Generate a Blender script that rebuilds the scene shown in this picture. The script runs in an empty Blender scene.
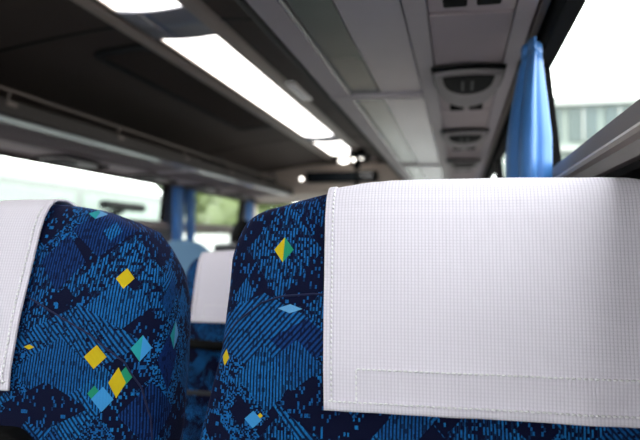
import bpy, bmesh, math, random
from mathutils import Vector, noise
random.seed(4)
S = bpy.context.scene
C = S.collection
H = 1.1                       # eye height above the coach floor; heights below are floor = 0
CEN = -0.975                  # x of the coach's centre line
PI = math.pi
def lin(r, g, b):
    f = lambda c: (c/255/12.92) if c/255 <= .04045 else ((c/255+.055)/1.055)**2.4
    return (f(r), f(g), f(b), 1)

# ------------------------------------------------------------------ materials
class NT:
    def __init__(s, name):
        s.mat = bpy.data.materials.new(name); s.mat.use_nodes = True
        s.t = s.mat.node_tree; s.b = s.t.nodes['Principled BSDF']
        s.out = s.t.nodes['Material Output']
    def put(s, inp, v):
        if v is None: return
        if hasattr(v, 'is_output'): s.t.links.new(v, inp)
        else: inp.default_value = v
    def m(s, op, a, b=None, c=None):
        n = s.t.nodes.new('ShaderNodeMath'); n.operation = op
        for i, v in enumerate((a, b, c)): s.put(n.inputs[i], v)
        return n.outputs[0]
    def mix(s, f, a, b):
        n = s.t.nodes.new('ShaderNodeMix'); n.data_type = 'RGBA'
        s.put(n.inputs[0], f); s.put(n.inputs[6], a); s.put(n.inputs[7], b)
        return n.outputs[2]
    def mixf(s, f, a, b):
        n = s.t.nodes.new('ShaderNodeMix'); n.data_type = 'FLOAT'
        s.put(n.inputs[0], f); s.put(n.inputs[2], a); s.put(n.inputs[3], b)
        return n.outputs[0]
    def comb(s, x, y, z=0.0):
        n = s.t.nodes.new('ShaderNodeCombineXYZ')
        s.put(n.inputs[0], x); s.put(n.inputs[1], y); s.put(n.inputs[2], z)
        return n.outputs[0]
    def rnd(s, x, y, z=0.0):
        n = s.t.nodes.new('ShaderNodeTexWhiteNoise'); n.noise_dimensions = '3D'
        s.t.links.new(s.comb(x, y, z), n.inputs['Vector'])
        return n.outputs['Value']
    def coords(s, kind='UV'):
        n = s.t.nodes.new('ShaderNodeTexCoord'); x = s.t.nodes.new('ShaderNodeSeparateXYZ')
        s.t.links.new(n.outputs[kind], x.inputs[0])
        return x.outputs[0], x.outputs[1], x.outputs[2]
    def noise(s, scale, detail=3, kind='Object'):
        n = s.t.nodes.new('ShaderNodeTexCoord'); x = s.t.nodes.new('ShaderNodeTexNoise')
        s.t.links.new(n.outputs[kind], x.inputs['Vector']); x.inputs['Scale'].default_value = scale
        x.inputs['Detail'].default_value = detail
        return x.outputs[0]
    def bump(s, h, strength, dist):
        n = s.t.nodes.new('ShaderNodeBump'); n.inputs['Strength'].default_value = strength
        n.inputs['Distance'].default_value = dist
        s.t.links.new(h, n.inputs['Height']); s.t.links.new(n.outputs[0], s.b.inputs['Normal'])
    def set(s, **k):
        for q, v in k.items(): s.put(s.b.inputs[q.replace('_', ' ')], v)
        return s

def plain(name, col, rough=.5, metal=0, var=.12, scale=8, bump=0, **k):
    t = NT(name); n = t.noise(scale)
    dark = tuple(c*(1-var) for c in col[:3])+(1,)
    t.set(Base_Color=t.mix(n, dark, col), Roughness=rough, Metallic=metal, **k)
    if bump: t.bump(t.noise(bump), .25, .002)
    return t.mat
def emit(name, col, st):
    t = NT(name); t.set(Base_Color=col, Emission_Color=col, Emission_Strength=st, Roughness=.4)
    return t.mat
def glass(name, tint, refl=.015):
    t = NT(name); t.t.nodes.remove(t.b)
    a = t.t.nodes.new('ShaderNodeBsdfTransparent'); a.inputs[0].default_value = tint
    g = t.t.nodes.new('ShaderNodeBsdfGlossy'); g.inputs['Roughness'].default_value = .02
    x = t.t.nodes.new('ShaderNodeMixShader'); x.inputs[0].default_value = refl
    t.t.links.new(a.outputs[0], x.inputs[1]); t.t.links.new(g.outputs[0], x.inputs[2])
    t.t.links.new(x.outputs[0], t.out.inputs[0])
    return t.mat

def seat_cloth(name, patches, gems, seed):
    """woven moquette: diamonds filled with ribs, dashes and stipple, plus a few coloured lozenges. u, v in metres"""
    t = NT(name); u, v, _ = t.coords('UV'); m = t.m
    warp = t.noise(14, 1, 'UV'); wob = m('MULTIPLY', m('SUBTRACT', warp, .5), .006)
    uu = m('ADD', u, wob); vv = m('ADD', v, wob)
    def st(e, p, th=0.0):
        n = t.t.nodes.new('ShaderNodeMapRange'); n.inputs[1].default_value = th-.55; n.inputs[2].default_value = th+.55; n.inputs[3].default_value = .07
        t.t.links.new(m('SINE', m('MULTIPLY', e, 2*PI/p)), n.inputs[0]); return n.outputs[0]
    cell = lambda a, b, k: t.rnd(m('FLOOR', m('DIVIDE', uu, a)), m('FLOOR', m('DIVIDE', vv, b)), k)
    ribs = st(uu, .0036, .0)
    stip = m('GREATER_THAN', cell(.0018, .0018, 3.0), .52)
    dash = m('MULTIPLY', ribs, m('GREATER_THAN', cell(.0018, .0038, 1.0), .38))
    d1 = m('MULTIPLY', st(m('ADD', m('MULTIPLY', uu, .75), m('MULTIPLY', vv, .66)), .0048), m('GREATER_THAN', cell(.0023, .0023, 7.0), .12))
    d2 = st(m('SUBTRACT', m('MULTIPLY', uu, .75), m('MULTIPLY', vv, .66)), .0050)
    spark = m('GREATER_THAN', cell(.0020, .0040, 5.0), .88)
    def pick(r, opts):             # opts: fills, chosen by r in equal shares
        o = opts[0]
        for i, q in enumerate(opts[1:], 1):
            o = t.mixf(m('GREATER_THAN', r, i/len(opts)), o, q)
        return o
    def lattice(sx, sy, ox, oy, k):
        a = m('DIVIDE', m('ADD', uu, ox), sx); b = m('DIVIDE', m('ADD', vv, oy), sy)
        p = m('FLOOR', m('ADD', a, b)); q = m('FLOOR', m('SUBTRACT', a, b))
        return t.rnd(p, q, k+seed), t.rnd(p, q, k+seed+11.3)
    r1, r1b = lattice(.068, .078, .013, .021, 1.7)
    r2, r2b = lattice(.040, .046, .031, .008, 4.1)
    fill = pick(r1, [spark, ribs, spark, d1, dash, stip])
    lev = t.mixf(r1b, .45, 1.0)
    on2 = m('GREATER_THAN', r2, .55)
    fill = t.mixf(on2, fill, pick(r2b, [spark, stip, d2, dash, 0.0]))
    lev = t.mixf(on2, lev, t.mixf(r2b, .55, 1.0))
    kinds = {'solid': .75, 'ribs': ribs, 'dash': dash, 'd1': d1, 'd2': d2, 'stip': stip, 'dark': spark, 'navy': 0.0}
    def inside(u0, v0, ru, rv, src=(uu, vv)):
        a = m('DIVIDE', m('ABSOLUTE', m('SUBTRACT', src[0], u0)), ru)
        b = m('DIVIDE', m('ABSOLUTE', m('SUBTRACT', src[1], v0)), rv)
        return m('LESS_THAN', m('ADD', a, b), 1.0)
    for (u0, v0, ru, rv, kd, lv) in patches:
        i = inside(u0, v0, ru, rv)
        fill = t.mixf(i, fill, kinds[kd]); lev = t.mixf(i, lev, lv)
    blue = t.mix(lev, lin(12, 46, 110), lin(24, 120, 194))
    fill = m('MULTIPLY', fill, m('MAXIMUM', .25, m('GREATER_THAN', cell(.0020, .0046, 12.0), .14)))
    fill = m('MULTIPLY', fill, t.mixf(cell(.0013, .0016, 2.0), .55, 1.0))
    col = t.mix(fill, lin(3, 8, 40), blue)
    gc = {'y': lin(196, 172, 24), 'g': lin(34, 138, 104), 'b': lin(60, 142, 205), 't': lin(38, 150, 155), 'l': lin(95, 155, 205), 'n': lin(3, 8, 34)}
    for (u0, v0, ru, rv, kd, half) in gems:
        i = inside(u0, v0, ru, rv, (u, v))
        c = gc[kd]
        if half: c = t.mix(m('GREATER_THAN', u, u0), gc[kd], gc[half])
        col = t.mix(i, col, c)
    t.set(Base_Color=col, Roughness=.85, Specular_IOR_Level=.15, Sheen_Weight=.12, Sheen_Roughness=.4, Sheen_Tint=lin(130, 140, 230))
    h = m('ADD', m('MULTIPLY', fill, .6), cell(.0011, .0014, 9.0))
    t.bump(h, .35, .0012)
    return t.mat

def waffle(name, col, pit_shade, per=.0035):
    t = NT(name); u, v, _ = t.coords('UV'); m = t.m
    a = m('ABSOLUTE', m('SINE', m('MULTIPLY', u, PI/per))); b = m('ABSOLUTE', m('SINE', m('MULTIPLY', v, PI/per)))
    g = m('POWER', m('MULTIPLY', a, m('ADD', m('MULTIPLY', b, .6), .4)), .45)
    t.set(Base_Color=t.mix(g, pit_shade, col), Roughness=.9, Specular_IOR_Level=.1, Sheen_Weight=.15)  # pits of the weave are coloured darker, their shade painted in
    t.bump(g, .5, .0008)
    return t.mat

M = dict(
    dark=plain('dark ceiling vinyl', lin(78, 68, 63), .8, bump=120),
    trim=plain('ceiling trim plastic', lin(186, 170, 160), .4),
    mirror=plain('glossy joint cover', lin(150, 152, 164), .3, .2),
    lamp=emit('lamp diffuser', (1, .97, .93, 1), 3.6),
    bulb=emit('bulb', (1, .96, .88, 1), 6),
    panel=plain('grey rack panel', lin(176, 166, 172), .45),
    panel2=plain('violet grey rack panel', lin(178, 172, 182), .22, .15),
    glasspan=plain('smoked green rack panel', lin(88, 104, 97), .2, .1),
    seam=plain('dark seam', lin(20, 18, 18), .6),
    bluestrip=plain('blue strip', lin(50, 95, 150), .4),
    chrome=plain('brushed aluminium', lin(200, 196, 198), .25, .85),
    lip=plain('brown rack lip', lin(46, 40, 37), .7),
    rail=plain('satin brown rail', lin(112, 101, 95), .5, .2),
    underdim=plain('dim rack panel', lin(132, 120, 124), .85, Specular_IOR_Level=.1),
    console=plain('console plastic', lin(140, 132, 134), .5),
    console2=plain('console pale plastic', lin(186, 172, 175), .7, Specular_IOR_Level=.25),
    black=plain('black plastic', lin(9, 9, 10), .8, Specular_IOR_Level=.12),
    rubber=plain('black window rubber', lin(12, 11, 12), .95, Specular_IOR_Level=.1),
    wall=plain('grey wall lining', lin(112, 104, 104), .6),
    bar=plain('grey sill plastic', lin(116, 106, 107), .6),
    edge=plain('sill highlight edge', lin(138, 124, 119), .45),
    floor=plain('coach floor vinyl', lin(60, 58, 62), .6, bump=60),
    head=plain('front header plastic', lin(205, 188, 176), .5),
    rug=plain('grey seat plastic', lin(45, 45, 50), .5),
    glass=glass('side window glass', (.93, .98, .955, 1)),
    stitch=plain('white thread', lin(250, 248, 252), .8),
    asphalt=plain('asphalt', lin(96, 96, 94), .9, bump=30),
    white=plain('white paint', lin(150, 154, 150), .35),
    coachbody=plain('pale grey coach paint', lin(122, 128, 124), .5),
    fold_shade=plain('navy piping', lin(8, 20, 66), .8),
    palewin=plain('pale tinted coach glass', lin(136, 150, 141), .5),
    palepil=plain('pale coach pillar', lin(100, 105, 101), .5),
    darkgl=plain('dark car glass', lin(40, 46, 52), .1),
    tyre=plain('tyre', lin(24, 24, 25), .8),
    conc=plain('pale rendered wall', lin(128, 138, 132), .8),
    bwin=plain('building window', lin(66, 80, 78), .4),
    bark=plain('bark', lin(92, 76, 60), .9),
    leaf=plain('leaves', lin(84, 98, 50), .6, var=.45, scale=2),
    leaf2=plain('deep leaves', lin(60, 78, 44), .6, var=.45, scale=2),
    skycloth=plain('pale blue head cloth', lin(86, 120, 152), .8),
)
def curtain_mat():
    t = NT('blue satin curtain'); n = t.noise(6)
    t.set(Base_Color=t.mix(n, lin(38, 84, 148), lin(66, 126, 192)), Roughness=.5, Sheen_Weight=.15, Sheen_Tint=lin(150, 205, 255))
    t.bump(t.noise(40), .15, .002)
    # thin cloth: daylight comes through it
    tr = t.t.nodes.new('ShaderNodeBsdfTranslucent'); tr.inputs[0].default_value = lin(70, 150, 225)
    x = t.t.nodes.new('ShaderNodeMixShader'); x.inputs[0].default_value = .06
    t.t.links.new(t.b.outputs[0], x.inputs[1]); t.t.links.new(tr.outputs[0], x.inputs[2]); t.t.links.new(x.outputs[0], t.out.inputs[0])
    return t.mat
M['curtain'] = curtain_mat()
M['cloth'] = waffle('white waffle cotton', lin(236, 230, 242), lin(206, 198, 213))

# ------------------------------------------------------------------ mesh helpers (coordinates are in the coach's frame)
def tag(o, label=None, cat=None, group=None, kind=None):
    for k, v in (('label', label), ('category', cat), ('group', group), ('kind', kind)):
        if v: o[k] = v
    return o
def empty(name, loc, label, cat, group=None):
    o = bpy.data.objects.new(name, None); C.objects.link(o); o.location = loc; o.empty_display_size = .05
    return tag(o, label, cat, group)
class MB:
    def __init__(s): s.v = []; s.f = []; s.uv = {}; s.sm = set()
    def add(s, vs, fs, uvs=None, smooth=False):
        b = len(s.v); s.v += [tuple(p) for p in vs]
        for f in fs:
            if smooth: s.sm.add(len(s.f))
            s.f.append(tuple(i+b for i in f))
        if uvs:
            for i, q in enumerate(uvs): s.uv[b+i] = q
        return s
    def hexa(s, p):             # p: 8 corners, bottom ring then top ring
        return s.add(p, [(0, 3, 2, 1), (4, 5, 6, 7), (0, 1, 5, 4), (1, 2, 6, 5), (2, 3, 7, 6), (3, 0, 4, 7)])
    def box(s, x0, x1, y0, y1, z0, z1):
        return s.hexa([(x0, y0, z0), (x1, y0, z0), (x1, y1, z0), (x0, y1, z0), (x0, y0, z1), (x1, y0, z1), (x1, y1, z1), (x0, y1, z1)])
    def prism(s, prof, y0, y1, smooth=False):     # closed outline in x, z swept along y
        n = len(prof); a = [(x, y0, z) for x, z in prof]+[(x, y1, z) for x, z in prof]
        s.add(a, [(i, (i+1) % n, n+(i+1) % n, n+i) for i in range(n)], smooth=smooth)
        b = len(s.v)-2*n
        s.f.append(tuple(b+i for i in range(n))[::-1]); s.f.append(tuple(b+n+i for i in range(n)))
        return s
    def prism_z(s, prof, z0, z1):                 # closed outline in x, y swept along z
        n = len(prof); a = [(x, y, z0) for x, y in prof]+[(x, y, z1) for x, y in prof]
        s.add(a, [(i, (i+1) % n, n+(i+1) % n, n+i) for i in range(n)])
        b = len(s.v)-2*n
        s.f.append(tuple(b+i for i in range(n))[::-1]); s.f.append(tuple(b+n+i for i in range(n)))
        return s
    def grid(s, rows, uvs=None, closed=False, smooth=True):
        nr, nc = len(rows), len(rows[0]); vs = [p for r in rows for p in r]
        fs = [(i*nc+j, i*nc+(j+1) % nc, (i+1)*nc+(j+1) % nc, (i+1)*nc+j) for i in range(nr-1) for j in range(nc if closed else nc-1)]
        return s.add(vs, fs, [q for r in uvs for q in r] if uvs else None, smooth)
    def tube(s, pts, r, n=10):
        pts = [Vector(p) for p in pts]; rows = []
        for i, p in enumerate(pts):
            d = (pts[min(i+1, len(pts)-1)]-pts[max(i-1, 0)]).normalized()
            a = d.cross(Vector((0, 0, 1)) if abs(d.z) < .9 else Vector((1, 0, 0))).normalized(); b = d.cross(a)
            rr = r[i] if isinstance(r, (list, tuple)) else r
            rows.append([p+(a*math.cos(2*PI*k/n)+b*math.sin(2*PI*k/n))*rr for k in range(n)])
        s.grid(rows, closed=True)
        b = len(s.v)-len(rows)*n
        s.f.append(tuple(b+k for k in range(n))); s.f.append(tuple(len(s.v)-n+k for k in range(n))[::-1])
        return s
    def ball(s, c, rx, ry, rz, n=12, m=8, wob=0, sd=0):
        rows = []
        for i in range(m+1):
            th = PI*i/m; row = []
            for k in range(n):
                d = Vector((math.sin(th)*math.cos(2*PI*k/n), math.sin(th)*math.sin(2*PI*k/n), math.cos(th)))
                q = 1+wob*noise.noise(d*2.2+Vector((sd, sd*.7, 0)))
                row.append((c[0]+rx*d.x*q, c[1]+ry*d.y*q, c[2]+rz*d.z*q))
            rows.append(row)
        return s.grid(rows, closed=True)
    def build(s, name, mat, parent=None, loc=(0, 0, 0), bevel=0, seg=2, weld=False):
        o0 = parent
        base = Vector(loc)
        if parent:
            base = Vector((0, 0, 0)); q = parent
            while q: base += q.location; q = q.parent
        me = bpy.data.meshes.new(name); me.from_pydata([tuple(Vector(p)-base) for p in s.v], [], s.f)
        if s.uv:
            l = me.uv_layers.new(name='UVMap')
            for lp in me.loops: l.data[lp.index].uv = s.uv.get(lp.vertex_index, (0, 0))
        for i in s.sm: me.polygons[i].use_smooth = True
        bm = bmesh.new(); bm.from_mesh(me)
        if weld: bmesh.ops.remove_doubles(bm, verts=bm.verts, dist=1e-5)
        bmesh.ops.recalc_face_normals(bm, faces=bm.faces); bm.to_mesh(me); bm.free()
        me.materials.append(M[mat] if isinstance(mat, str) else mat)
        o = bpy.data.objects.new(name, me); C.objects.link(o)
        if parent: o.parent = parent
        else: o.location = base
        if bevel:
            b = o.modifiers.new('bevel', 'BEVEL'); b.width = bevel; b.segments = seg; b.limit_method = 'ANGLE'; b.angle_limit = math.radians(40)
            for p in me.polygons: p.use_smooth = True
            o.modifiers.new('wn', 'WEIGHTED_NORMAL').keep_sharp = True
        return o
def copy_tree(o, parent=None):
    c = o.copy(); C.objects.link(c); c.parent = parent
    for ch in list(o.children): copy_tree(ch, c)
    return c
def structure(o): o['kind'] = 'structure'; return o
def mx(x): return 2*CEN-x          # mirror about the coach's centre line

# ------------------------------------------------------------------ shell of the coach
Y0, Y1 = -1.6, 6.5
def wx(z): return .265 if z < H+.084 else .20-max(0, z-H-.1)*.10   # lining: recessed below the sill bar, leaning in above it
def wpiece(mb, y0, y1, z0, z1, left, t=.024, off=0):
    zs = [z0]+[q for q in (H+.085, H+.1) if z0 < q < z1]+[z1]
    for a, b in zip(zs, zs[1:]):
        c = []
        for z in (a, b):
            if b <= H+.0851: z_ = H
            else: z_ = max(z, H+.085)
            xi, xo = wx(z_)+off, wx(z_)+off+t
            if left: xi, xo = mx(xi), mx(xo)
            c += [(xi, y0, z), (xo, y0, z), (xo, y1, z), (xi, y1, z)]
        mb.hexa(c)
ZS, ZT = H-.30, H+.39          # window bottom and top
rw = [(-1.5, 1.49), (1.63, 3.10), (3.20, 4.86), (5.0, 6.4)]
lw = [(-1.5, 1.80), (1.92, 4.40), (4.72, 6.10), (6.28, 6.42)]
k = 0
ZR = ZT
for left, wins, nm in ((False, rw, 'wall_right'), (True, lw, 'wall_left')):
    ZT = H+.419 if left else ZR
    mb = MB(); wpiece(mb, Y0, Y1, 0, ZS, left)
    ys = [Y0]+[q for w in wins for q in w]+[Y1]
    for a, b in zip(ys[::2], ys[1::2]): wpiece(mb, a, b, ZS, ZT, left)
    if not left: wpiece(mb, -1.5, 1.49, ZS, H+.085, left)         # solid lining under the near sill
    structure(mb.build(nm, 'wall', loc=(mx(.2) if left else .2, 2, 0)))
    mb = MB(); wpiece(mb, Y0, Y1, ZT, H+.52, left)
    structure(mb.build('trim_left' if left else 'trim_right', 'rubber', loc=(mx(.2) if left else .2, 2, H)))
    for (a, b) in wins:
        k += 1; zb = H+.085 if (not left and a < 0) else ZS
        w = bpy.data.objects.new('window_%d' % k, None); C.objects.link(w); w.location = (mx(.2) if left else .2, a, zb); structure(w)
        f = MB(); r = .028
        wpiece(f, a-.01, b+.01, zb-.01, zb+r, left, .03, -.004); wpiece(f, a-.01, b+.01, ZT-.012, ZT+.005, left, .03, -.004)
        wpiece(f, a-.01, a+r, zb+r, ZT-.012, left, .03, -.004); wpiece(f, b-r, b+.01, zb+r, ZT-.012, left, .03, -.004)
        f.build('window_frame', 'rubber', w)
        p = MB(); wpiece(p, a+r-.005, b-r+.005, zb+r-.005, ZT-.008, left, .004, .014); p.build('window_pane', 'glass', w)
# sill bars along both window bands
prof = [(.20, H+.150), (.186, H+.150), (.173, H+.112), (.180, H+.088), (.20, H+.0855), (.30, H+.0855), (.30, H+.088), (.21, H+.10)]
for i, side in enumerate((False, True)):
    pr = [(mx(x), z) for x, z in prof] if side else prof
    o = MB().prism(pr, Y0+.02, Y1-.02).build('trim_%d' % (i+1), 'bar', loc=(pr[0][0], 2, H), bevel=.006); structure(o)
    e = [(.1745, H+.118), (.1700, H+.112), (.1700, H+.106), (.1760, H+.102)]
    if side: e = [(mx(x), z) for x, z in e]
    MB().prism(e, Y0+.03, Y1-.03).build('sill_highlight', 'edge', o)  # paler strip: the bar's highlight line put into the colour

for i, side in enumerate((False, True)):
    g = [(.245, H-.02), (.262, H-.02), (.262, H+.082), (.245, H+.082)]
    if side: continue
    structure(MB().prism([(.183, H+.0845), (.262, H+.0825), (.262, H+.074), (.187, H+.078)], Y0+.03, Y1-.03).build('trim_5', 'rubber', loc=(.22, 2, H+.08)))  # black strip paints in the shade on the bar's underside
    structure(MB().prism(g, Y0+.02, Y1-.02).build('trim_%d' % (3+i), 'rubber', loc=(.25, 2, H)))  # black strip paints the dark gap below the sill bar

def ceil_z(x):
    d = abs(x-CEN)
    if d < .2: return H+.752
    if d < .85: return H+.752-.085*((d-.2)/.65)**1.3
    return H+.667-.16*((d-.85)/.32)**1.6
xs = [CEN-1.17+2.34*i/60 for i in range(61)]
structure(MB().prism([(x, ceil_z(x)) for x in xs]+[(x, ceil_z(x)+.03) for x in xs[::-1]], Y0, Y1, True).build('ceiling', 'dark', loc=(CEN, 2, H+.75)))
# transverse joint bands of the ceiling
for i, yj in enumerate((-.25, 2.02, 4.5)):
    r = [[(x, y, ceil_z(x)-dz) for x in xs[3:58]] for y, dz in ((yj-.006, 0), (yj-.004, .004), (yj+.004, .004), (yj+.006, 0))]
    structure(MB().grid(r).build('trim_%d' % (10+i), 'seam', loc=(CEN, yj, H+.75)))
# pale trim strips at both sides of the lamps
for i, sgn in enumerate((-1, 1)):
    a, b = CEN+sgn*.128, CEN+sgn*.195
    z = H+.752
    pr = [(a, z), (a, z-.012), (a+sgn*.01, z-.016), (b-sgn*.015, z-.013), (b, z-.004), (b, z)]
    structure(MB().prism(pr, Y0+.02, 5.6).build('trim_%d' % (20+i), 'trim', loc=(CEN, 2, z)))
structure(MB().box(CEN-1.24, CEN+1.24, Y0, Y1, -.06, 0).build('floor', 'floor', loc=(CEN, 2, 0)))
bw = MB().box(CEN-1.24, CEN+1.24, Y0-.06, Y0, 0, H-.15); bw.box(CEN-1.24, CEN+1.24, Y0-.06, Y0, H+.5, H+.8)
bw.box(CEN-1.24, CEN-1.0, Y0-.06, Y0, H-.15, H+.5); bw.box(CEN+1.0, CEN+1.24, Y0-.06, Y0, H-.15, H+.5)
structure(bw.build('wall_rear', 'wall', loc=(CEN, Y0, 0)))
structure(MB().box(CEN-1.0, CEN+1.0, Y0-.035, Y0-.03, H-.15, H+.5).build('window_10', 'glass', loc=(CEN, Y0, H-.15)))  # rear window out of view, added to light the seat covers from behind
fw = MB().box(CEN-1.24, CEN+1.24, Y1, Y1+.06, 0, H-.3); fw.box(CEN-1.24, CEN+1.24, Y1, Y1+.06, H+.40, H+.8)
fw.box(CEN-1.24, CEN-1.14, Y1, Y1+.06, H-.3, H+.4); fw.box(CEN+1.14, CEN+1.24, Y1, Y1+.06, H-.3, H+.4)
structure(fw.build('wall_front', 'head', loc=(CEN, Y1, 0)))
structure(MB().box(CEN-1.14, CEN+1.14, Y1+.025, Y1+.031, H-.3, H+.4).build('window_9', 'glass', loc=(CEN, Y1, H-.3)))
# header box above the driver's place
hp = [(5.95, H+.50), (6.0, H+.46), (6.5, H+.42), (6.5, H+.74), (5.95, H+.74)]
hb = MB(); n = len(hp)
hb.add([(CEN-1.08, y, z) for y, z in hp]+[(CEN+1.08, y, z) for y, z in hp], [(i, (i+1) % n, n+(i+1) % n, n+i) for i in range(n)]+[tuple(range(n)), tuple(range(n, 2*n))])
structure(hb.build('trim_30', 'head', loc=(CEN, 6.2, H+.5), bevel=.01))

# ------------------------------------------------------------------ ceiling lamps
lights = [(-.45, 1.86, 'nearest ceiling light panel, cut by the top edge'),
          (2.13, 4.38, 'long glowing ceiling light panel running down the middle of the ceiling'),
          (4.60, 5.40, 'short far ceiling light panel past the longest one')]
for (a, b, lb) in lights:
    z = H+.752; near = a < 0
    LX, hw = (CEN+.022, .122) if near else (CEN+.019, .108)
    t = empty('ceiling_light', (LX, a, z), lb, 'ceiling light', 'light panels along the ceiling')
    f = MB(); w = hw+.009
    f.box(LX-w, LX-w+.009, a, b, z-.012, z); f.box(LX+w-.009, LX+w, a, b, z-.012, z)
    f.build('frame', 'trim', t)
    pr = [(LX-hw+2*hw*i/12, z-.006-.010*math.sin(PI*i/12)) for i in range(13)]
    MB().prism(pr+[(LX+hw, z), (LX-hw, z)], a+.002, b-.002, True).build('diffuser', 'lamp', t)
for (a, b, lb) in ((1.86, 2.13, 'glossy grey joint cover between the nearest and the longest ceiling light'),
                   (4.38, 4.60, 'glossy grey joint cover past the far end of the longest ceiling light')):
    z = H+.752; LX = CEN+.02
    t = empty('joint_cover', (LX, a, z), lb, 'cover', 'joint covers between the lights')
    pr = [(LX-.127+.254*i/10, z-.013-.008*math.sin(PI*i/10)) for i in range(11)]
    MB().prism(pr+[(LX+.127, z), (LX-.127, z)], a-.004, b+.004, True).build('cover_plate', 'mirror', t)
    MB().box(LX-.058, LX-.035, a+.005, b-.005, z-.0215, z-.010).build('bright_strip', 'panel2', t); MB().box(LX-.027, LX-.020, a+.005, b-.005, z-.0220, z-.010).build('blue_strip', 'bluestrip', t)
for (y, x, lb) in ((3.05, CEN+.205, 'small pale oblong lens beside the longest ceiling light'), (6.0-.25, CEN+.215, 'farthest small oblong lens on the ceiling above the rack edge')):
    z = ceil_z(x)
    t = empty('courtesy_lamp', (x, y, z), lb, 'lamp', 'oblong courtesy lamps')
    MB().box(x-.03, x+.03, y-.19, y+.19, z-.014, z+.004).build('housing', 'chrome', t, bevel=.006)
    MB().box(x-.018, x+.018, y-.15, y+.15, z-.019, z-.010).build('lens', 'panel2', t, bevel=.004)
for (x, y, lb) in ((-1.02, 5.72, 'left one of two round ceiling lamps past the short far light'), (-.885, 5.66, 'round ceiling lamp beside the black hanging pole')):
    z = H+.742 if False else H+.752
    t = empty('round_lamp', (x, y, z), lb, 'lamp', 'round ceiling lamps')
    MB().tube([(x, y, z), (x, y, z-.012)], .058, 20).build('bezel', 'chrome', t)
    MB().ball((x, y, z-.012), .05, .05, .03).build('bulb', 'bulb', t)
t = empty('downlight', (-1.47, 5.95, H+.60), 'tiny round glowing lamp on the front header', 'lamp')
MB().tube([(-1.47, 5.958, H+.60), (-1.47, 5.944, H+.60)], .03, 16).build('bezel', 'chrome', t)
MB().ball((-1.47, 5.942, H+.60), .017, .01, .017).build('bulb', 'bulb', t)

# black hanging pole with its bracket, and the black screen on the header
t = empty('hanging_pole', (-.80, 5.2, H+.75), 'thin black pole with clamp hanging from the ceiling by the far lamps', 'pole')
z = ceil_z(-.80)
MB().box(-.87, -.74, 5.1, 5.3, z-.05, z+.002).build('mounting_bracket', 'black', t, bevel=.01)
MB().tube([(-.82, 5.2, z-.04), (-.82, 5.2, H+.40)], .014).build('pole', 'black', t)
MB().tube([(-.82, 5.2, z-.08), (-.74, 5.2, z-.10), (-.70, 5.2, z-.04)], .016).build('brace', 'black', t)
MB().box(-.85, -.79, 5.17, 5.23, z-.15, z-.10).build('clamp', 'black', t, bevel=.006)
t = empty('front_screen', (-1.08, 5.94, H+.58), 'long black display bar on the front header', 'screen')
MB().box(-1.42, -.74, 5.90, 5.952, H+.56, H+.66).build('screen_housing', 'black', t, bevel=.012)
MB().box(-1.38, -.78, 5.897, 5.902, H+.575, H+.645).build('display', 'darkgl', t)

# long air grille in the dark ceiling
gx0, gx1 = -1.375, -1.155
t = empty('air_grille', ((gx0+gx1)/2, 2.25, H+.74), 'long dark slotted air grille in the ceiling beside the lights', 'air grille')
gz = lambda x: ceil_z(x)
rows = []
def rr(x0, x1, y0, y1, r, n=6):
    o = []
    for cx, cy, a in ((x1-r, y1-r, 0), (x0+r, y1-r, 90), (x0+r, y0+r, 180), (x1-r, y0+r, 270)):
        for i in range(n+1):
            q = math.radians(a+90*i/n); o.append((cx+r*math.cos(q), cy+r*math.sin(q)))
    return o
outer, inner = rr(gx0-.022, gx1+.022, 2.2, 3.98, .07), rr(gx0, gx1, 2.25, 3.93, .05)
MB().grid([[(x, y, gz(x)+.001) for x, y in outer], [(x, y, gz(x)-.012) for x, y in outer], [(x, y, gz(x)-.012) for x, y in inner], [(x, y, gz(x)+.001) for x, y in inner]], closed=True, smooth=False).build('grille_frame', 'seam', t)
mb = MB()
for i in range(46):
    y = 2.27+i*.036
    a = [(gx0+.01, y), (gx1-.01, y), (gx1-.01, y+.016), (gx0+.01, y+.016)]
    mb.hexa([(x, q, gz(x)-.009) for x, q in a]+[(x, q, gz(x)+.002) for x, q in a])
mb.build('slats', 'dark', t)
MB().add([(x, y, gz(x)-.001) for x, y in inner], [tuple(range(len(inner)))]).build('backing', 'black', t)

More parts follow.
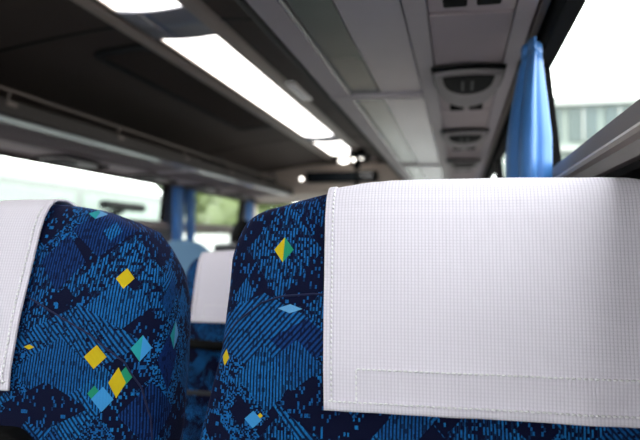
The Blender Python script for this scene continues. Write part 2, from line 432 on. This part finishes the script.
# ------------------------------------------------------------------ luggage racks
def rack(left):
    X = (lambda x: mx(x)) if left else (lambda x: x)
    P = lambda pr: [(X(x), z) for x, z in pr]
    lb = 'dark open luggage rack with a thin rail over the far windows' if left else 'grey panelled luggage rack overhead beside the blue curtain'
    t = empty('luggage_rack', (X(0), 2, H+.44), lb, 'luggage rack', 'luggage racks')
    y0, y1 = Y0+.03, 5.93
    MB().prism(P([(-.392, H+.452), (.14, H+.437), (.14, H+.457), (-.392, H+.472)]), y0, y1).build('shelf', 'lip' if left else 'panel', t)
    MB().prism(P([(-.405, H+.447), (-.388, H+.440), (-.380, H+.455), (-.385, H+.500), (-.400, H+.503)]), y0, y1).build('lip', 'lip', t, bevel=.004)
    # underside panels, from the aisle to the window
    def under(nm, a, b, m, y0, y1, dz=.006):
        f = lambda x: H+.452-(x+.392)/.532*.015
        return MB().prism(P([(a, f(a)+.002), (a, f(a)-dz), (b, f(b)-dz), (b, f(b)+.002)]), y0, y1).build(nm, m, t, bevel=.002)
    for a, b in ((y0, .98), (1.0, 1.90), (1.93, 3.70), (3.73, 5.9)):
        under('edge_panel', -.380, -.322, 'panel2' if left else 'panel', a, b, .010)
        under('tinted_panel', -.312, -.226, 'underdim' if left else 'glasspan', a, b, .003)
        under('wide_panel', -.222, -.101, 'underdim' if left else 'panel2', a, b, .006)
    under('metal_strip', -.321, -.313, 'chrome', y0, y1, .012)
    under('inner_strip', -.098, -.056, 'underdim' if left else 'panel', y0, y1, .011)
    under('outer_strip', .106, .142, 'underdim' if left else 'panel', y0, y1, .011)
    for yb in (.99, 1.915, 3.715):
        under('cross_rib', -.380, -.101, 'panel', yb-.022, yb+.022, .014)
    for q in range(8):
        ya = -1.25+.9*q+(.23 if left else 0)+.67
        under('service_panel', -.054, .104, 'console2', ya-.89+.005, min(ya, 5.9)-.003, .009)
    if True:
        pts = [(X(-.395), y0, H+.536), (X(-.395), 5.9, H+.536)]
        MB().tube(pts, .006).build('rail', 'rail', t)
        for j in range(9):
            y = -1.03+.75*j
            b = MB().tube([(X(-.395), y, H+.536), (X(-.392), y, H+.515), (X(-.388), y, H+.488)], .0055, 8)
            b.box(min(X(-.378), X(-.408)), max(X(-.378), X(-.408)), y-.025, y+.025, H+.478, H+.492)
            b.build('rail_bracket', 'rail', t)
    MB().prism(P([(.02, H+.45), (.19, H+.44), (.19, H+.56), (.13, H+.60), (.02, H+.62)]) if False else P([(.13, H+.455), (.155, H+.455), (.145, H+.56), (.13, H+.56)]), y0, y1).build('back_panel', 'dark', t)
    return t
rack(True); rack(False)

for (y, l, h, lb) in ((4.15, .42, .075, 'flat black bag lying in the far luggage rack'), (5.45, .34, .10, 'black bag at the front end of the far luggage rack')):
    bx = mx(-.18); z = H+.474
    t = empty('travel_bag', (bx, y, z), lb, 'bag', None)
    MB().box(bx-.13, bx+.15, y-l/2, y+l/2, z, z+h).build('body', 'black', t, bevel=.03, seg=3)
    MB().tube([(bx+.13, y-.1, z+h*.6), (bx+.16, y-.07, z+h+.02), (bx+.16, y+.07, z+h+.02), (bx+.13, y+.1, z+h*.6)], .008).build('handle', 'rug', t)
# curtain tracks
for left in (False, True):
    X = (lambda x: mx(x)) if left else (lambda x: x)
    a, b = sorted((X(.146), X(.160)))
    tag(MB().box(a, b, Y0+.05, 6.4, H+.421, H+.437).build('curtain_rail', 'rail', loc=(X(.15), 2, H+.43)),
        'narrow grey curtain track along the %s window tops' % ('far left' if left else 'near right'), 'curtain rail', 'curtain rails')

# overhead service consoles: oval vent, pale body, two switches
def console(x, y, left):
    zb = H+.427
    sx = -1 if left else 1
    root = empty('overhead_console', (x, y, zb), '', 'vent console', 'vent consoles under the left rack' if left else 'vent consoles under the right rack')
    def oval(w, y0, y1, bulge, n=22):            # flat on the near side, rounded on the far side
        o = []
        for i in range(n+1):
            q = PI*i/n; o.append((x-w*math.cos(q)*1.0, y0+(y1-y0)*math.sin(q)**.75))
        for i in range(1, 8):
            f = i/8; o.append((x+w-2*w*f, y0-bulge*math.sin(PI*f)))
        return o
    def slab(nm, o, z0, z1, mat, inset=.008):
        cx = sum(p[0] for p in o)/len(o); cy = sum(p[1] for p in o)/len(o)
        sh = [((px-cx)*(1-inset/.09)+cx, (py-cy)*(1-inset/.12)+cy) for px, py in o]
        m = MB().grid([[(a, b, z1) for a, b in o], [(a, b, z0+.006) for a, b in o], [(a, b, z0) for a, b in sh]], closed=True, smooth=False)
        k = len(m.v)-len(o); m.f.append(tuple(range(k, len(m.v))))
        return m.build(nm, mat, root)
    slab('rim', oval(.090, y-.245, y+.165, .02), zb-.010, zb-.001, 'black', .002)
    slab('housing', oval(.084, y-.232, y+.155, .02), zb-.020, zb-.009, 'console', .004)
    slab('vent_shade', oval(.064, y-.222, y-.035, .012), zb-.0225, zb-.019, 'black', .002)  # solid black slab; the darkness of the vent recess is painted
    lv = MB()
    for d in (-.014, .010): lv.box(x+d-.003, x+d+.003, y-.19, y-.09, zb-.025, zb-.022)
    lv.build('louvers', 'rug', root)
    for d in (-.030, .028):
        MB().box(x+d-.021, x+d+.021, y+.178, y+.220, zb-.016, zb-.001).build('switch', 'black', root, bevel=.004)
    return root
cr = console(.026, .92, False); cr['label'] = 'nearest overhead vent console, mostly cut by the top edge, by the right window'
lab = ['large overhead vent console level with the blue curtain top', 'second overhead vent console, just past the large one',
       'third overhead vent console, small, low over the white seat cover']
for i, lb in enumerate(lab):
    c = copy_tree(cr); c.location.y = 1.83+.9*i; c['label'] = lb
cl = console(mx(.026), 3.05, True); cl['label'] = 'dark vent console over the pale far left window, nearest of its row'
for i, lb in enumerate(('vent console above the tied curtain pair on the far side', 'vent console above the window with green trees', 'farthest vent console near the front of the far rack')):
    c = copy_tree(cl); c.location.y = 3.95+.85*i; c['label'] = lb

# ------------------------------------------------------------------ curtains
def curtain(name_lab, y0, y1, left, x_in, x_out, ztop, zbot, folds, tie, sd, shape=None):
    """a gathered curtain: folded sheet, hem heading and a tie"""
    X = (lambda x: mx(x)) if left else (lambda x: x)
    yc = (y0+y1)/2
    t = empty('window_curtain', (X(.15), yc, zbot), name_lab, 'curtain', 'blue window curtains')
    rows = []; n = 120; nz = 40
    for i in range(nz+1):
        f = i/nz; z = zbot+(ztop-zbot)*f; row = []
        w = shape(f) if shape else 1-.25*math.exp(-((f-tie)/.12)**2)
        xo = (min(x_out, wx(z)-.012) if z > H+.08 else x_out)-.004
        rx = (xo-x_in)/2*w; ry = (y1-y0)/2*(.6+.4*w)
        for j in range(n):
            th = 2*PI*j/n
            q = 1+.24*math.cos(folds*2*th+sd+.6*math.sin(2.5*f+sd))+.05*math.cos((folds*4+1)*th+2*sd)
            q /= 1.24
            row.append((X(xo-rx-.001+rx*q*math.cos(th)), yc+ry*q*math.sin(th), z))
        rows.append(row)
    o = MB().grid(rows, closed=True).build('curtain_cloth', 'curtain', t)
    s = o.modifiers.new('solid', 'SOLIDIFY'); s.thickness = .002
    nz0 = [rows[-1], [(p[0], p[1], p[2]+.024) for p in rows[-1]]]
    hd = MB().grid(nz0, closed=True).build('heading_tape', 'curtain', t); hd.modifiers.new('solid', 'SOLIDIFY').thickness = .004
    return t
curtain('bright blue gathered curtain at the near right window pillar', 1.20, 1.37, False, .090, .178, H+.352, H-.28, 2, .3, .4,
        shape=lambda f: .42+.58*math.sin(PI*min(1, max(0, (1-f)*1.35+.05)))**.8 if f > .62 else 1-.12*(.62-f)/.62)
curtain('distant blue curtain on the right side beyond the small vent consoles', 4.80, 5.0, False, .10, .165, H+.385, H-.25, 4, .3, 1.4)
curtain('wider of the two blue curtains between the far left windows', 4.42, 4.60, True, .10, .165, H+.385, H-.25, 3, .3, 2.4)
curtain('dark narrow blue curtain at the near edge of the green window', 4.68, 4.80, True, .10, .165, H+.385, H-.25, 3, .3, 3.4)
curtain('far blue curtain at the front edge of the green window', 6.12, 6.30, True, .10, .165, H+.385, H-.25, 3, .3, 4.4)

# ------------------------------------------------------------------ seats
def lerp(tab, q):
    if q <= tab[0][0]: return tab[0][1]
    for (a, va), (b, vb) in zip(tab, tab[1:]):
        if q <= b:
            f = (q-a)/(b-a); return va+(vb-va)*f
    return tab[-1][1]
class Shell:
    """upholstered back: outline xl(z), xr(z) and depth rear(z), front(z); h runs down from the crown"""
    N = 4.0
    def __init__(s, xl, xr, rear, front, top, bot):
        s.xl, s.xr, s.r, s.f, s.top, s.bot = xl, xr, rear, front, top, bot
    def sec(s, z):
        return lerp(s.xl, z), lerp(s.xr, z), lerp(s.r, z), lerp(s.f, z)
    def rear_y(s, x, z, front=False):
        xl, xr, r, f = s.sec(z); c, w = (xl+xr)/2, (xr-xl)/2; t = (f-r)/2; yc = (f+r)/2
        q = min(1, abs((x-c)/max(w, 1e-4)))
        d = t*(1-q**s.N)**(1/s.N)
        return yc+d if front else yc-d
    def ztop(s, x):
        lo, hi = s.top-.2, s.top
        for _ in range(40):
            m = (lo+hi)/2; a, b, _r, _f = s.sec(m)
            if a <= x <= b: lo = m
            else: hi = m
        return lo
    def mesh(s, n=96):
        zs = [s.bot+(s.top-.1-s.bot)*i/30 for i in range(31)]
        zs += [s.top-.1+.1*math.sin(PI/2*i/26) for i in range(1, 27)]
        rows, uvs = [], []; vacc = 0; prev = None
        for z in zs:
            xl, xr, r, f = s.sec(z); c, w = (xl+xr)/2, (xr-xl)/2; t = (f-r)/2; yc = (f+r)/2
            row = []
            for k in range(n+1):
                a = 2*PI*k/n+PI/2            # starts and ends at the front centre, the rear centre half way
                ca, sa = math.cos(a), math.sin(a)
                row.append((c-w*math.copysign(abs(ca)**(2/s.N), -ca)*-1 if False else c+w*math.copysign(abs(ca)**(2/s.N), ca), yc+t*math.copysign(abs(sa)**(2/s.N), sa), z))
            half = n//2
            us = [0]*(n+1)
            for k in range(half+1, n+1): us[k] = us[k-1]+math.dist(row[k][:2], row[k-1][:2])
            for k in range(half-1, -1, -1): us[k] = us[k+1]-math.dist(row[k][:2], row[k+1][:2])
            mid = row[half]
            if prev: vacc += math.dist(mid[1:], prev[1:])
            prev = mid
            off = c-s.xc
            rows.append(row); uvs.append([(q+off, vacc) for q in us])
        return rows, uvs
def make_shell(cx, hl, hr, ztop, y, left_tab, right_tab, rear_tab, front_tab, bot):
    """tables run over h = height above the crown (negative down)"""
    z = lambda tab, o, sc=1: [(ztop+h, o+v) for h, v in tab]
    sh = Shell(z(left_tab, cx), z(right_tab, cx), z(rear_tab, y), z(front_tab, y), ztop, bot)
    sh.xc = cx
    return sh

def arc_side(tab):            # densify a shoulder table
    return sorted(tab)
# window seat of our row
RT = [(-.70, .0), (-.42, -.014), (-.30, -.008), (-.2, .001), (-.135, .017), (-.10, .028), (-.065, .040), (-.04, .049), (-.022, .058), (-.010, .068), (-.003, .078), (0, .087)]
FT = [(-.70, .10), (-.42, .12), (-.30, .125), (-.2, .145), (-.135, .160), (-.10, .165), (-.065, .162), (-.04, .154), (-.022, .138), (-.010, .122), (-.003, .104), (0, .089)]
def neg(t): return [(a, -b) for a, b in t]
WL = [(-.70, .262), (-.31, .256), (-.273, .2485), (-.229, .239), (-.19, .230), (-.12, .2275), (-.086, .228), (-.067, .224), (-.049, .2165), (-.040, .2095), (-.0335, .200), (-.0285, .188), (-.0235, .165), (-.016, .140), (-.0095, .113), (-.004, .075), (-.001, .035), (0, .006)]
AR = [(-.70, .224), (-.30, .222), (-.20, .223), (-.132, .218), (-.09, .206), (-.06, .188), (-.038, .172), (-.0255, .145), (-.016, .12), (-.009, .097), (-.004, .068), (-.001, .035), (0, .006)]
SEATS = {}
def seat(key, label, cx, y, ztop, ltab, rtab, cloth, cover_lab, cov=None, cov_len=.243, tray_h=.262, corner=4.0, seam=None, flare=0, arm_side=-1, tray=True, lean=0, head=None, group='blue patterned coach seats'):
    t = empty('coach_seat', (cx, y+.25, 0), label, 'seat', group)
    bot = .42
    sh = make_shell(cx, 0, 0, ztop, y, ltab, rtab, RT, FT, bot)
    sh.N = corner
    rows, uvs = sh.mesh()
    mb = MB().grid(rows, uvs); k = len(mb.v)-len(rows[0]); mb.f.append(tuple(range(k, len(mb.v)-1)))
    b = mb.build('backrest', cloth, t)
    # cushion
    w = .215
    pr = rr(cx-w, cx+w, y+.14, y+.62, .06)
    cu = MB().grid([[(px, py, .30) for px, py in pr], [(px, py, .42) for px, py in pr], [((px-cx)*.94+cx, (py-y-.38)*.94+y+.38, .445) for px, py in pr]], [[(px, py) for px, py in pr]]*3, closed=True)
    n = len(pr); cu.f.append(tuple(range(2*n, 3*n))); cu.f.append(tuple(range(n))[::-1])
    cu.build('cushion', cloth, t)
    MB().box(cx-.19, cx+.19, y+.16, y+.56, .26, .30).build('seat_pan', 'rug', t, bevel=.01)
    for q in (-.15, .15):
        g = MB().prism([(cx+q-.02, 0), (cx+q+.02, 0), (cx+q+.02, .26), (cx+q-.02, .26)], y+.24, y+.48)
        g.build('leg', 'rug', t, bevel=.006)
    ax = cx+arm_side*.235
    MB().box(ax-.022, ax+.022, y+.15, y+.52, .57, .62).build('armrest', 'rug', t, bevel=.018, seg=3)
    MB().box(ax-.012, ax+.012, y+.15, y+.22, .30, .58).build('armrest_support', 'rug', t, bevel=.006)
    if tray:
        zz = ztop-tray_h
        yr = lerp(sh.r, zz-.05)
        o = rr(cx-.15, cx+.085, zz-.20, zz, .03)
        mm = MB().add([(a, yr-.022, b) for a, b in o]+[(a, yr+.02, b) for a, b in o], [tuple(range(len(o))), tuple(range(len(o), 2*len(o)))]+[(i, (i+1) % len(o), len(o)+(i+1) % len(o), len(o)+i) for i in range(len(o))])
        mm.build('folding_tray', 'black', t, bevel=.006)
    else:
        zz = ztop-.215
        yr = lerp(sh.r, zz)
        MB().tube([(cx-.20, yr+.03, zz-.012), (cx-.19, yr-.018, zz), (cx-.10, yr-.03, zz-.004), (cx+.10, yr-.03, zz-.004), (cx+.19, yr-.018, zz), (cx+.20, yr+.03, zz-.012)], .012, 12).build('grab_handle', 'black', t)
        MB().box(cx-.18, cx+.18, yr-.012, yr+.02, zz-.125, zz-.115).build('pocket_edge', 'rug', t)
    SEATS[key] = sh
    if seam:
        pts = []
        for (xa, za), (xb, zb) in zip(seam, seam[1:]):
            for i in range(8):
                x, z = xa+(xb-xa)*i/8, za+(zb-za)*i/8
                pts.append((x, sh.rear_y(x, z)-.0004, z))
        MB().tube(pts, .0011, 8).build('seam', 'fold_shade', t)  # thin navy tube drawn in for the shading line along the cloth fold
    if cov:
        cover(sh, cov[0], cov[1], cov_len, cover_lab, .0052 if tray else .007, flare)
    return t

def cover(sh, x0, x1, length, label, gap=.003, flare=.011):
    """white cloth laid over the crown: rear flap, front flap, hems and stitching"""
    xm = (x0+x1)/2; zt = sh.top
    t = empty('antimacassar', (xm, sh.rear_y(xm, zt-.1), zt-length), label, 'seat cover', 'white cloth covers over the seat tops')
    nx = 90
    prof = {}
    def column(x):
        z1 = sh.ztop(x)-.0004
        pts = []
        zb = zt-length
        nr = 44
        for i in range(nr+1):
            f = i/nr; z = zb+(z1-zb)*math.sin(f*PI/2)
            pts.append(Vector((x, sh.rear_y(x, z), z)))
        for i in range(nr-1, 8, -1):
            f = i/nr; z = (zb+.09)+(z1-zb-.09)*math.sin(f*PI/2)
            pts.append(Vector((x, sh.rear_y(x, z, True), z)))
        # even spacing by arc length from the rear hem
        acc = [0]
        for a, b in zip(pts, pts[1:]): acc.append(acc[-1]+(b-a).length)
        return pts, acc
    cols = {}
    def at(x, s, off):
        x += (1 if x > xm else -1)*abs(x-xm)/((x1-x0)/2)*flare*min(1, s/length)
        kx = round(x, 5)
        if kx not in cols: cols[kx] = column(x)
        pts, acc = cols[kx]
        s = max(0, min(s, acc[-1]-1e-6))
        i = 0; lo, hi = 0, len(acc)-1
        while hi-lo > 1:
            m = (lo+hi)//2
            if acc[m] <= s: lo = m
            else: hi = m
        f = (s-acc[lo])/max(1e-9, acc[hi]-acc[lo]); p = pts[lo].lerp(pts[hi], f)
        i0, i1 = max(0, lo-1), min(len(pts)-1, hi+1)
        d = (pts[i1]-pts[i0]); n = Vector((0, -d.z, d.y)).normalized()
        wv = .0016*noise.noise(Vector((x*16, s*9, zt*3)))+.0030*noise.noise(Vector((x*9+s*6, s*5-x*3, 4)))
        lift = .0045*max(0, 1-s/.05)*(.5+noise.noise(Vector((x*22, 0, 7))))   # loose lower edge
        return p+n*(off+gap+wv+lift)
    pl = column(xm)[1][-1]
    ns = 110
    def sheet(xa, xb, sa, sb, off, nxx, nss):
        r, q = [], []
        for i in range(nss+1):
            s = sa+(sb-sa)*i/nss
            r.append([at(xa+(xb-xa)*j/nxx, s, off) for j in range(nxx+1)])
            q.append([(xa+(xb-xa)*j/nxx-xm, s) for j in range(nxx+1)])
        return MB().grid(r, q)
    main = sheet(x0, x1, 0, pl, 0, nx, ns).build('cloth', 'cloth', t)
    sm = main.modifiers.new('solid', 'SOLIDIFY'); sm.thickness = .0014; sm.offset = 0
    hw = .0075
    for nm, a in (('hem', (x0, x0+hw, 0, pl)), ('hem', (x1-hw, x1, 0, pl)), ('hem', (x0, x1, 0, .009)), ('hem', (x0+.034, x1-.034, .009, .042))):
        thin = nm == 'hem' and a[3] == .042
        h = sheet(a[0], a[1], a[2], a[3], -.0001 if thin else .0014, 4 if a[1]-a[0] < .02 else 80, 3 if a[3] < .02 else (8 if thin else 90)).build(nm, 'cloth', t)
        s = h.modifiers.new('solid', 'SOLIDIFY'); s.thickness = .0014; s.offset = 0
    # stitching: short raised dashes
    st = MB()
    def dash_line(pa, pb, off=.0026):
        L = math.hypot(pb[0]-pa[0], pb[1]-pa[1]); n = int(L/.0052)
        for i in range(n):
            f0, f1 = (i+.12)/n, (i+.88)/n
            a = at(pa[0]+(pb[0]-pa[0])*f0, pa[1]+(pb[1]-pa[1])*f0, off); b = at(pa[0]+(pb[0]-pa[0])*f1, pa[1]+(pb[1]-pa[1])*f1, off)
            st.tube([a, a.lerp(b, .5)+Vector((0, -.0003, 0)), b], [.0007, .0013, .0007], 6)
    dash_line((x0+.0085, .008), (x0+.0085, length)); dash_line((x1-.0085, .008), (x1-.0085, length))
    dash_line((x0+.004, .0095), (x1-.004, .0095)); dash_line((x0+.034, .042), (x1-.034, .042), .0014)
    dash_line((x0+.034, .010), (x0+.034, .042), .0012); dash_line((x1-.034, .010), (x1-.034, .042), .0014)
    st.build('stitching', 'stitch', t)
    return t

# lozenges woven into the two near backs: u, v, half width, half height, fill, brightness
LP = [(.18, .69, .07, .07, 'dark', .5), (.195, .56, .06, .05, 'dark', .6), (.168, .641, .055, .056, 'dash', .95), (.130, .703, .042, .036, 'ribs', .12), (.1405, .7004, .012, .013, 'ribs', 1.0),
      (.086, .661, .030, .036, 'ribs', .1), (.175, .634, .013, .014, 'navy', .5), (.164, .606, .040, .034, 'ribs', .85), (.236, .612, .022, .03, 'solid', .3), (.264, .60, .014, .03, 'solid', .9),
      (.12, .565, .085, .045, 'd1', .75), (.10, .53, .055, .040, 'ribs', .65), (.09, .492, .055, .028, 'dark', .5), (.246, .55, .042, .07, 'stip', .9), (.238, .545, .018, .040, 'solid', .0), (.215, .485, .036, .036, 'ribs', .1), (.098, .618, .014, .014, 'navy', .5)]
LG = [(.1686, .641, .0110, .0125, 'y', None), (.148, .5496, .0135, .0135, 'y', None), (.185, .528, .009, .011, 'g', None), (.1768, .5212, .010, .017, 'y', None), (.151, .509, .008, .009, 'g', None),
      (.161, .503, .013, .014, 'b', None), (.1995, .559, .012, .015, 't', 'b'), (.2461, .5699, .010, .017, 't', 'l'), (.1131, .7274, .013, .009, 't', 'l'), (.0634, .5585, .007, .003, 'y', None)]
RP = [(-.157, .677, .09, .10, 'dark', .5), (-.157, .677, .046, .058, 'dash', .75), (-.115, .735, .05, .030, 'dash', .5), (-.20, .625, .012, .018, 'ribs', .7), (-.175, .583, .085, .044, 'd2', .7),
      (-.125, .575, .042, .024, 'd2', .1), (-.135, .548, .035, .028, 'ribs', .6), (-.172, .53, .034, .040, 'ribs', .85), (-.195, .495, .034, .034, 'stip', .7), (-.195, .4985, .014, .016, 'navy', .5), (-.115, .51, .04, .03, 'dark', .5)]
RG = [(-.1573, .6766, .0115, .015, 'y', 'g'), (-.1445, .6095, .014, .005, 'l', None), (-.180, .491, .010, .009, 'b', None), (-.2199, .5527, .006, .009, 'y', None), (-.172, .4955, .003, .003, 'y', None)]
clothR = seat_cloth('blue moquette, window seat', RP, RG, 0.0)
clothL = seat_cloth('blue moquette, aisle seat', LP, LG, 5.0)
clothF = seat_cloth('blue moquette, row ahead', [], [], 9.0)
RW = [(-.70, .275), (-.10, .275), (-.06, .272), (-.035, .264), (-.018, .250), (-.008, .235), (-.004, .215), (-.002, .17), (-.0008, .08), (0, .006)]
# our row: window seat on the right, aisle seat on the left
seat('window', 'near blue patterned coach seat on the right under the wide white cover', -.036+.0, .66, H+.0665, neg(WL), RW, clothR,
     'wide white stitched cover on the near right seat', (-.137, .205), .2405, tray_h=.30, corner=6.0, flare=.011, seam=[(-.262, H-.115), (-.243, H-.09), (-.214, H-.068), (-.19, H-.060), (-.155, H-.057), (-.10, H-.058)])
AW = [(a, b) for a, b in AR]
seat('aisle', 'near blue patterned coach seat on the left with round shoulder', -.555, .655, H+.050, neg(AR), AR, clothL,
     'white stitched cover on the near left seat, cut by the left edge', (-.715, -.505), .2215, flare=-.001, seam=[(-.53, H-.055), (-.46, H-.087), (-.418, H-.107), (-.373, H-.137), (-.353, H-.165), (-.343, H-.20), (-.338, H-.26)])
AF = [(-.70, .235), (-.15, .228), (-.09, .226), (-.05, .221), (-.03, .212), (-.018, .20), (-.008, .18), (-.003, .14), (-.001, .07), (0, .006)]
seat('ahead', 'blue coach seat of the next row, seen in the gap between the near seats', -.465, 1.46, H-.028, neg(AF), AF, clothF,
     'small plain white cover on the seat ahead, in the gap between near seats', (-.642, -.27), .170, tray=False)
AC = [(-.70, .20), (-.2, .19), (-.12, .18), (-.08, .165), (-.05, .14), (-.03, .115), (-.015, .085), (-.006, .055), (-.002, .03), (0, .006)]
seat('across', 'distant coach seat across the aisle with a pale blue rounded top', -1.56, 3.35, H+.010, neg(AC), AC, M['skycloth'], None, tray=False, arm_side=1)
# dark high-backed seat near the front door
t = empty('guide_seat', (-1.92, 5.2, 0), 'small black headrest and seat by the front left window', 'seat')
mb = MB().ball((-1.80, 5.2, H+.075), .105, .06, .11, 20, 14); mb.build('headrest', 'black', t)
MB().box(-2.06, -1.70, 5.16, 5.25, .42, H-.02).build('backrest', 'rug', t, bevel=.03, seg=3)
MB().box(-2.06, -1.70, 5.2, 5.62, .36, .46).build('cushion', 'rug', t, bevel=.03, seg=3)
MB().box(-1.96, -1.80, 5.3, 5.5, 0, .37).build('pedestal', 'rug', t)

# ------------------------------------------------------------------ outside
G = -1.1
structure(MB().box(-60, 60, -20, 90, G-.2, G).build('ground', 'asphalt', loc=(0, 0, G)))
# a white coach parked alongside
t = empty('parked_coach', (-6.7, 4, G), 'pale white coach parked outside the far left windows', 'coach')
X = -5.5; ya, yb = -4, 11.6; zt = H+.93
pr = [(X-2.4, G+.35), (X, G+.35), (X, zt-.15), (X-.06, zt-.04), (X-.2, zt), (X-2.2, zt), (X-2.34, zt-.04), (X-2.4, zt-.15)]
MB().prism(pr, ya, yb).build('body', 'coachbody', t, bevel=.03)
yy = ya+.3
for wlen in (2.2, 2.3, 2.3, 2.2, 2.2, 2.6):
    MB().box(X-.02, X+.015, yy, yy+wlen, H-.35, zt-.22).build('window', 'palewin', t, bevel=.01); yy += wlen+.22
MB().box(X-.02, X+.012, ya+.2, yb-.2, G+.8, G+.95).build('stripe', 'palepil', t)
for y in (-1.5, 8.5):
    MB().tube([(X-.3, y, G+.5), (X+.02, y, G+.5)], .5, 24).build('wheel', 'tyre', t)
MB().tube([(X, 9.2, H+.42), (X+.35, 9.0, H+.45), (X+.5, 8.9, H+.50)], .05).build('mirror_arm', 'black', t)
MB().box(X+.42, X+.58, 8.3, 9.5, H+.47, H+.60).build('mirror', 'black', t, bevel=.05)
def van(label, x, y, w, l, h, name):
    t = empty(name, (x, y, G), label, name.split('_')[-1], None)
    b = MB(); pr = [(y-l/2, G+.35), (y+l/2, G+.35), (y+l/2, G+h*.92), (y+l/2-.1, G+h), (y-l/2+.7, G+h), (y-l/2+.1, G+h*.55), (y-l/2, G+h*.5)]
    n = len(pr)
    b.add([(x-w/2, q, z) for q, z in pr]+[(x+w/2, q, z) for q, z in pr], [(i, (i+1) % n, n+(i+1) % n, n+i) for i in range(n)]+[tuple(range(n)), tuple(range(n, 2*n))])
    b.build('body', 'white', t, bevel=.05)
    MB().add([(x-w/2+.1, y-l/2+.13, G+h*.58), (x+w/2-.1, y-l/2+.13, G+h*.58), (x+w/2-.15, y-l/2+.64, G+h*.95), (x-w/2+.15, y-l/2+.64, G+h*.95)], [(0, 1, 2, 3)]).build('windscreen', 'darkgl', t).modifiers.new('s', 'SOLIDIFY').thickness = .04
    MB().box(x+w/2-.01, x+w/2+.015, y-l/2+.8, y-l/2+1.5, G+h*.55, G+h*.85).build('side_window', 'darkgl', t)
    for q in (y-l/2+.8, y+l/2-.9):
        for s in (-1, 1):
            MB().tube([(x+s*(w/2-.2), q, G+.35), (x+s*(w/2+.01), q, G+.35)], .35, 18).build('wheel', 'tyre', t)
    return t
van('tall white van parked before the trees', -11.9, 22.5, 2.1, 5.0, 3.2, 'parked_van')
van('lower white van parked outside the front left window', -7.4, 18.4, 1.8, 4.2, 2.4, 'parked_van')
# trees
def tree(label, x, y, h, r, mat, sd):
    t = empty('tree', (x, y, G), label, 'tree', 'trees outside the front left window')
    rg = random.Random(sd)
    MB().tube([(x, y, G), (x+.1, y, G+h*.3), (x, y+.1, G+h*.6)], [.22, .16, .08], 10).build('trunk', 'bark', t)
    f = MB()
    for i in range(18):
        a = rg.uniform(0, 2*PI); q = r*rg.uniform(.1, .75)
        c = (x+q*math.cos(a), y+q*math.sin(a), G+h*rg.uniform(.35, .85))
        f.ball(c, r*.5, r*.5, r*.45, 14, 9, .5, rg.uniform(0, 50))
        for j in range(90):
            d = Vector((rg.gauss(0, 1), rg.gauss(0, 1), rg.gauss(0, 1))).normalized()*r*rg.uniform(.42, .62)
            p = Vector(c)+d; s = rg.uniform(.08, .2)
            e = Vector((rg.gauss(0, 1), rg.gauss(0, 1), rg.gauss(0, 1))).normalized()*s; g = e.orthogonal().normalized()*s*.5
            f.add([p-e, p+g, p+e, p-g], [(0, 1, 2, 3)])
    f.build('foliage', mat, t)
    return t
tr = [('light green bushy tree nearest the dark curtain', -11.6, 31, 8, 2.3, 'leaf', 1), ('deeper green tree in the middle of the green window', -12.9, 36, 9, 2.4, 'leaf2', 2),
      ('light green tree at the front end of the green window', -8.6, 27, 8, 2.3, 'leaf', 3), ('tall deep green tree behind the paler trees', -14.4, 44, 10, 3.6, 'leaf2', 4), ('large dark tree far behind, by the tied curtain pair', -25.5, 62, 13, 4.5, 'leaf2', 5), ('large dark tree far behind, by the front curtain', -25, 80, 15, 4.5, 'leaf2', 6)]
for q in tr: tree(*q)
# pale building beyond the right window
t = empty('street_building', (9, 26, G), 'pale long building outside the right window', 'building')
bt = H+5.25
MB().box(2.2, 18, 25, 34, G, bt).build('wall', 'conc', t)
MB().box(2.0, 18.2, 24.7, 34.2, bt-.25, bt+.1).build('parapet', 'white', t)
for fl in range(2):
    for c in range(12):
        x = 2.75+c*1.25; z = bt-1.55-fl*2.1
        w = MB().box(x, x+.98, 24.9, 25.05, z, z+1.2).build('window', 'bwin', t)
        MB().box(x+.46, x+.52, 24.85, 25.0, z, z+1.2).build('mullion', 'white', w)
    MB().box(2.2, 18, 24.6, 25, bt-1.95-fl*2.1, bt-1.8-fl*2.1).build('ledge', 'white', t)

# ------------------------------------------------------------------ light and camera
w = bpy.data.worlds.new('overcast'); S.world = w; w.use_nodes = True
nt = w.node_tree; bg = nt.nodes['Background']
tc = nt.nodes.new('ShaderNodeTexCoord'); sp = nt.nodes.new('ShaderNodeSeparateXYZ'); rp = nt.nodes.new('ShaderNodeValToRGB')
nt.links.new(tc.outputs['Generated'], sp.inputs[0]); nt.links.new(sp.outputs[2], rp.inputs[0]); nt.links.new(rp.outputs[0], bg.inputs[0])
rp.color_ramp.elements[0].color = (1, .945, .97, 1); rp.color_ramp.elements[1].color = (1, .955, .985, 1)
bg.inputs[1].default_value = 7.0
cam = bpy.data.cameras.new('camera'); co = bpy.data.objects.new('camera', cam); C.objects.link(co); S.camera = co
co.location = (0, 0, H); co.rotation_euler = (math.radians(90+1.92), 0, math.radians(12.25))
cam.sensor_width = 36; cam.lens = 36; cam.clip_start = .02; cam.clip_end = 300
cam.dof.use_dof = True; cam.dof.focus_distance = .70; cam.dof.aperture_fstop = 4.5
S.view_settings.view_transform = 'Standard'; S.view_settings.look = 'None'; S.view_settings.gamma = 1; S.view_settings.use_curve_mapping = False
S.view_settings.exposure = .13
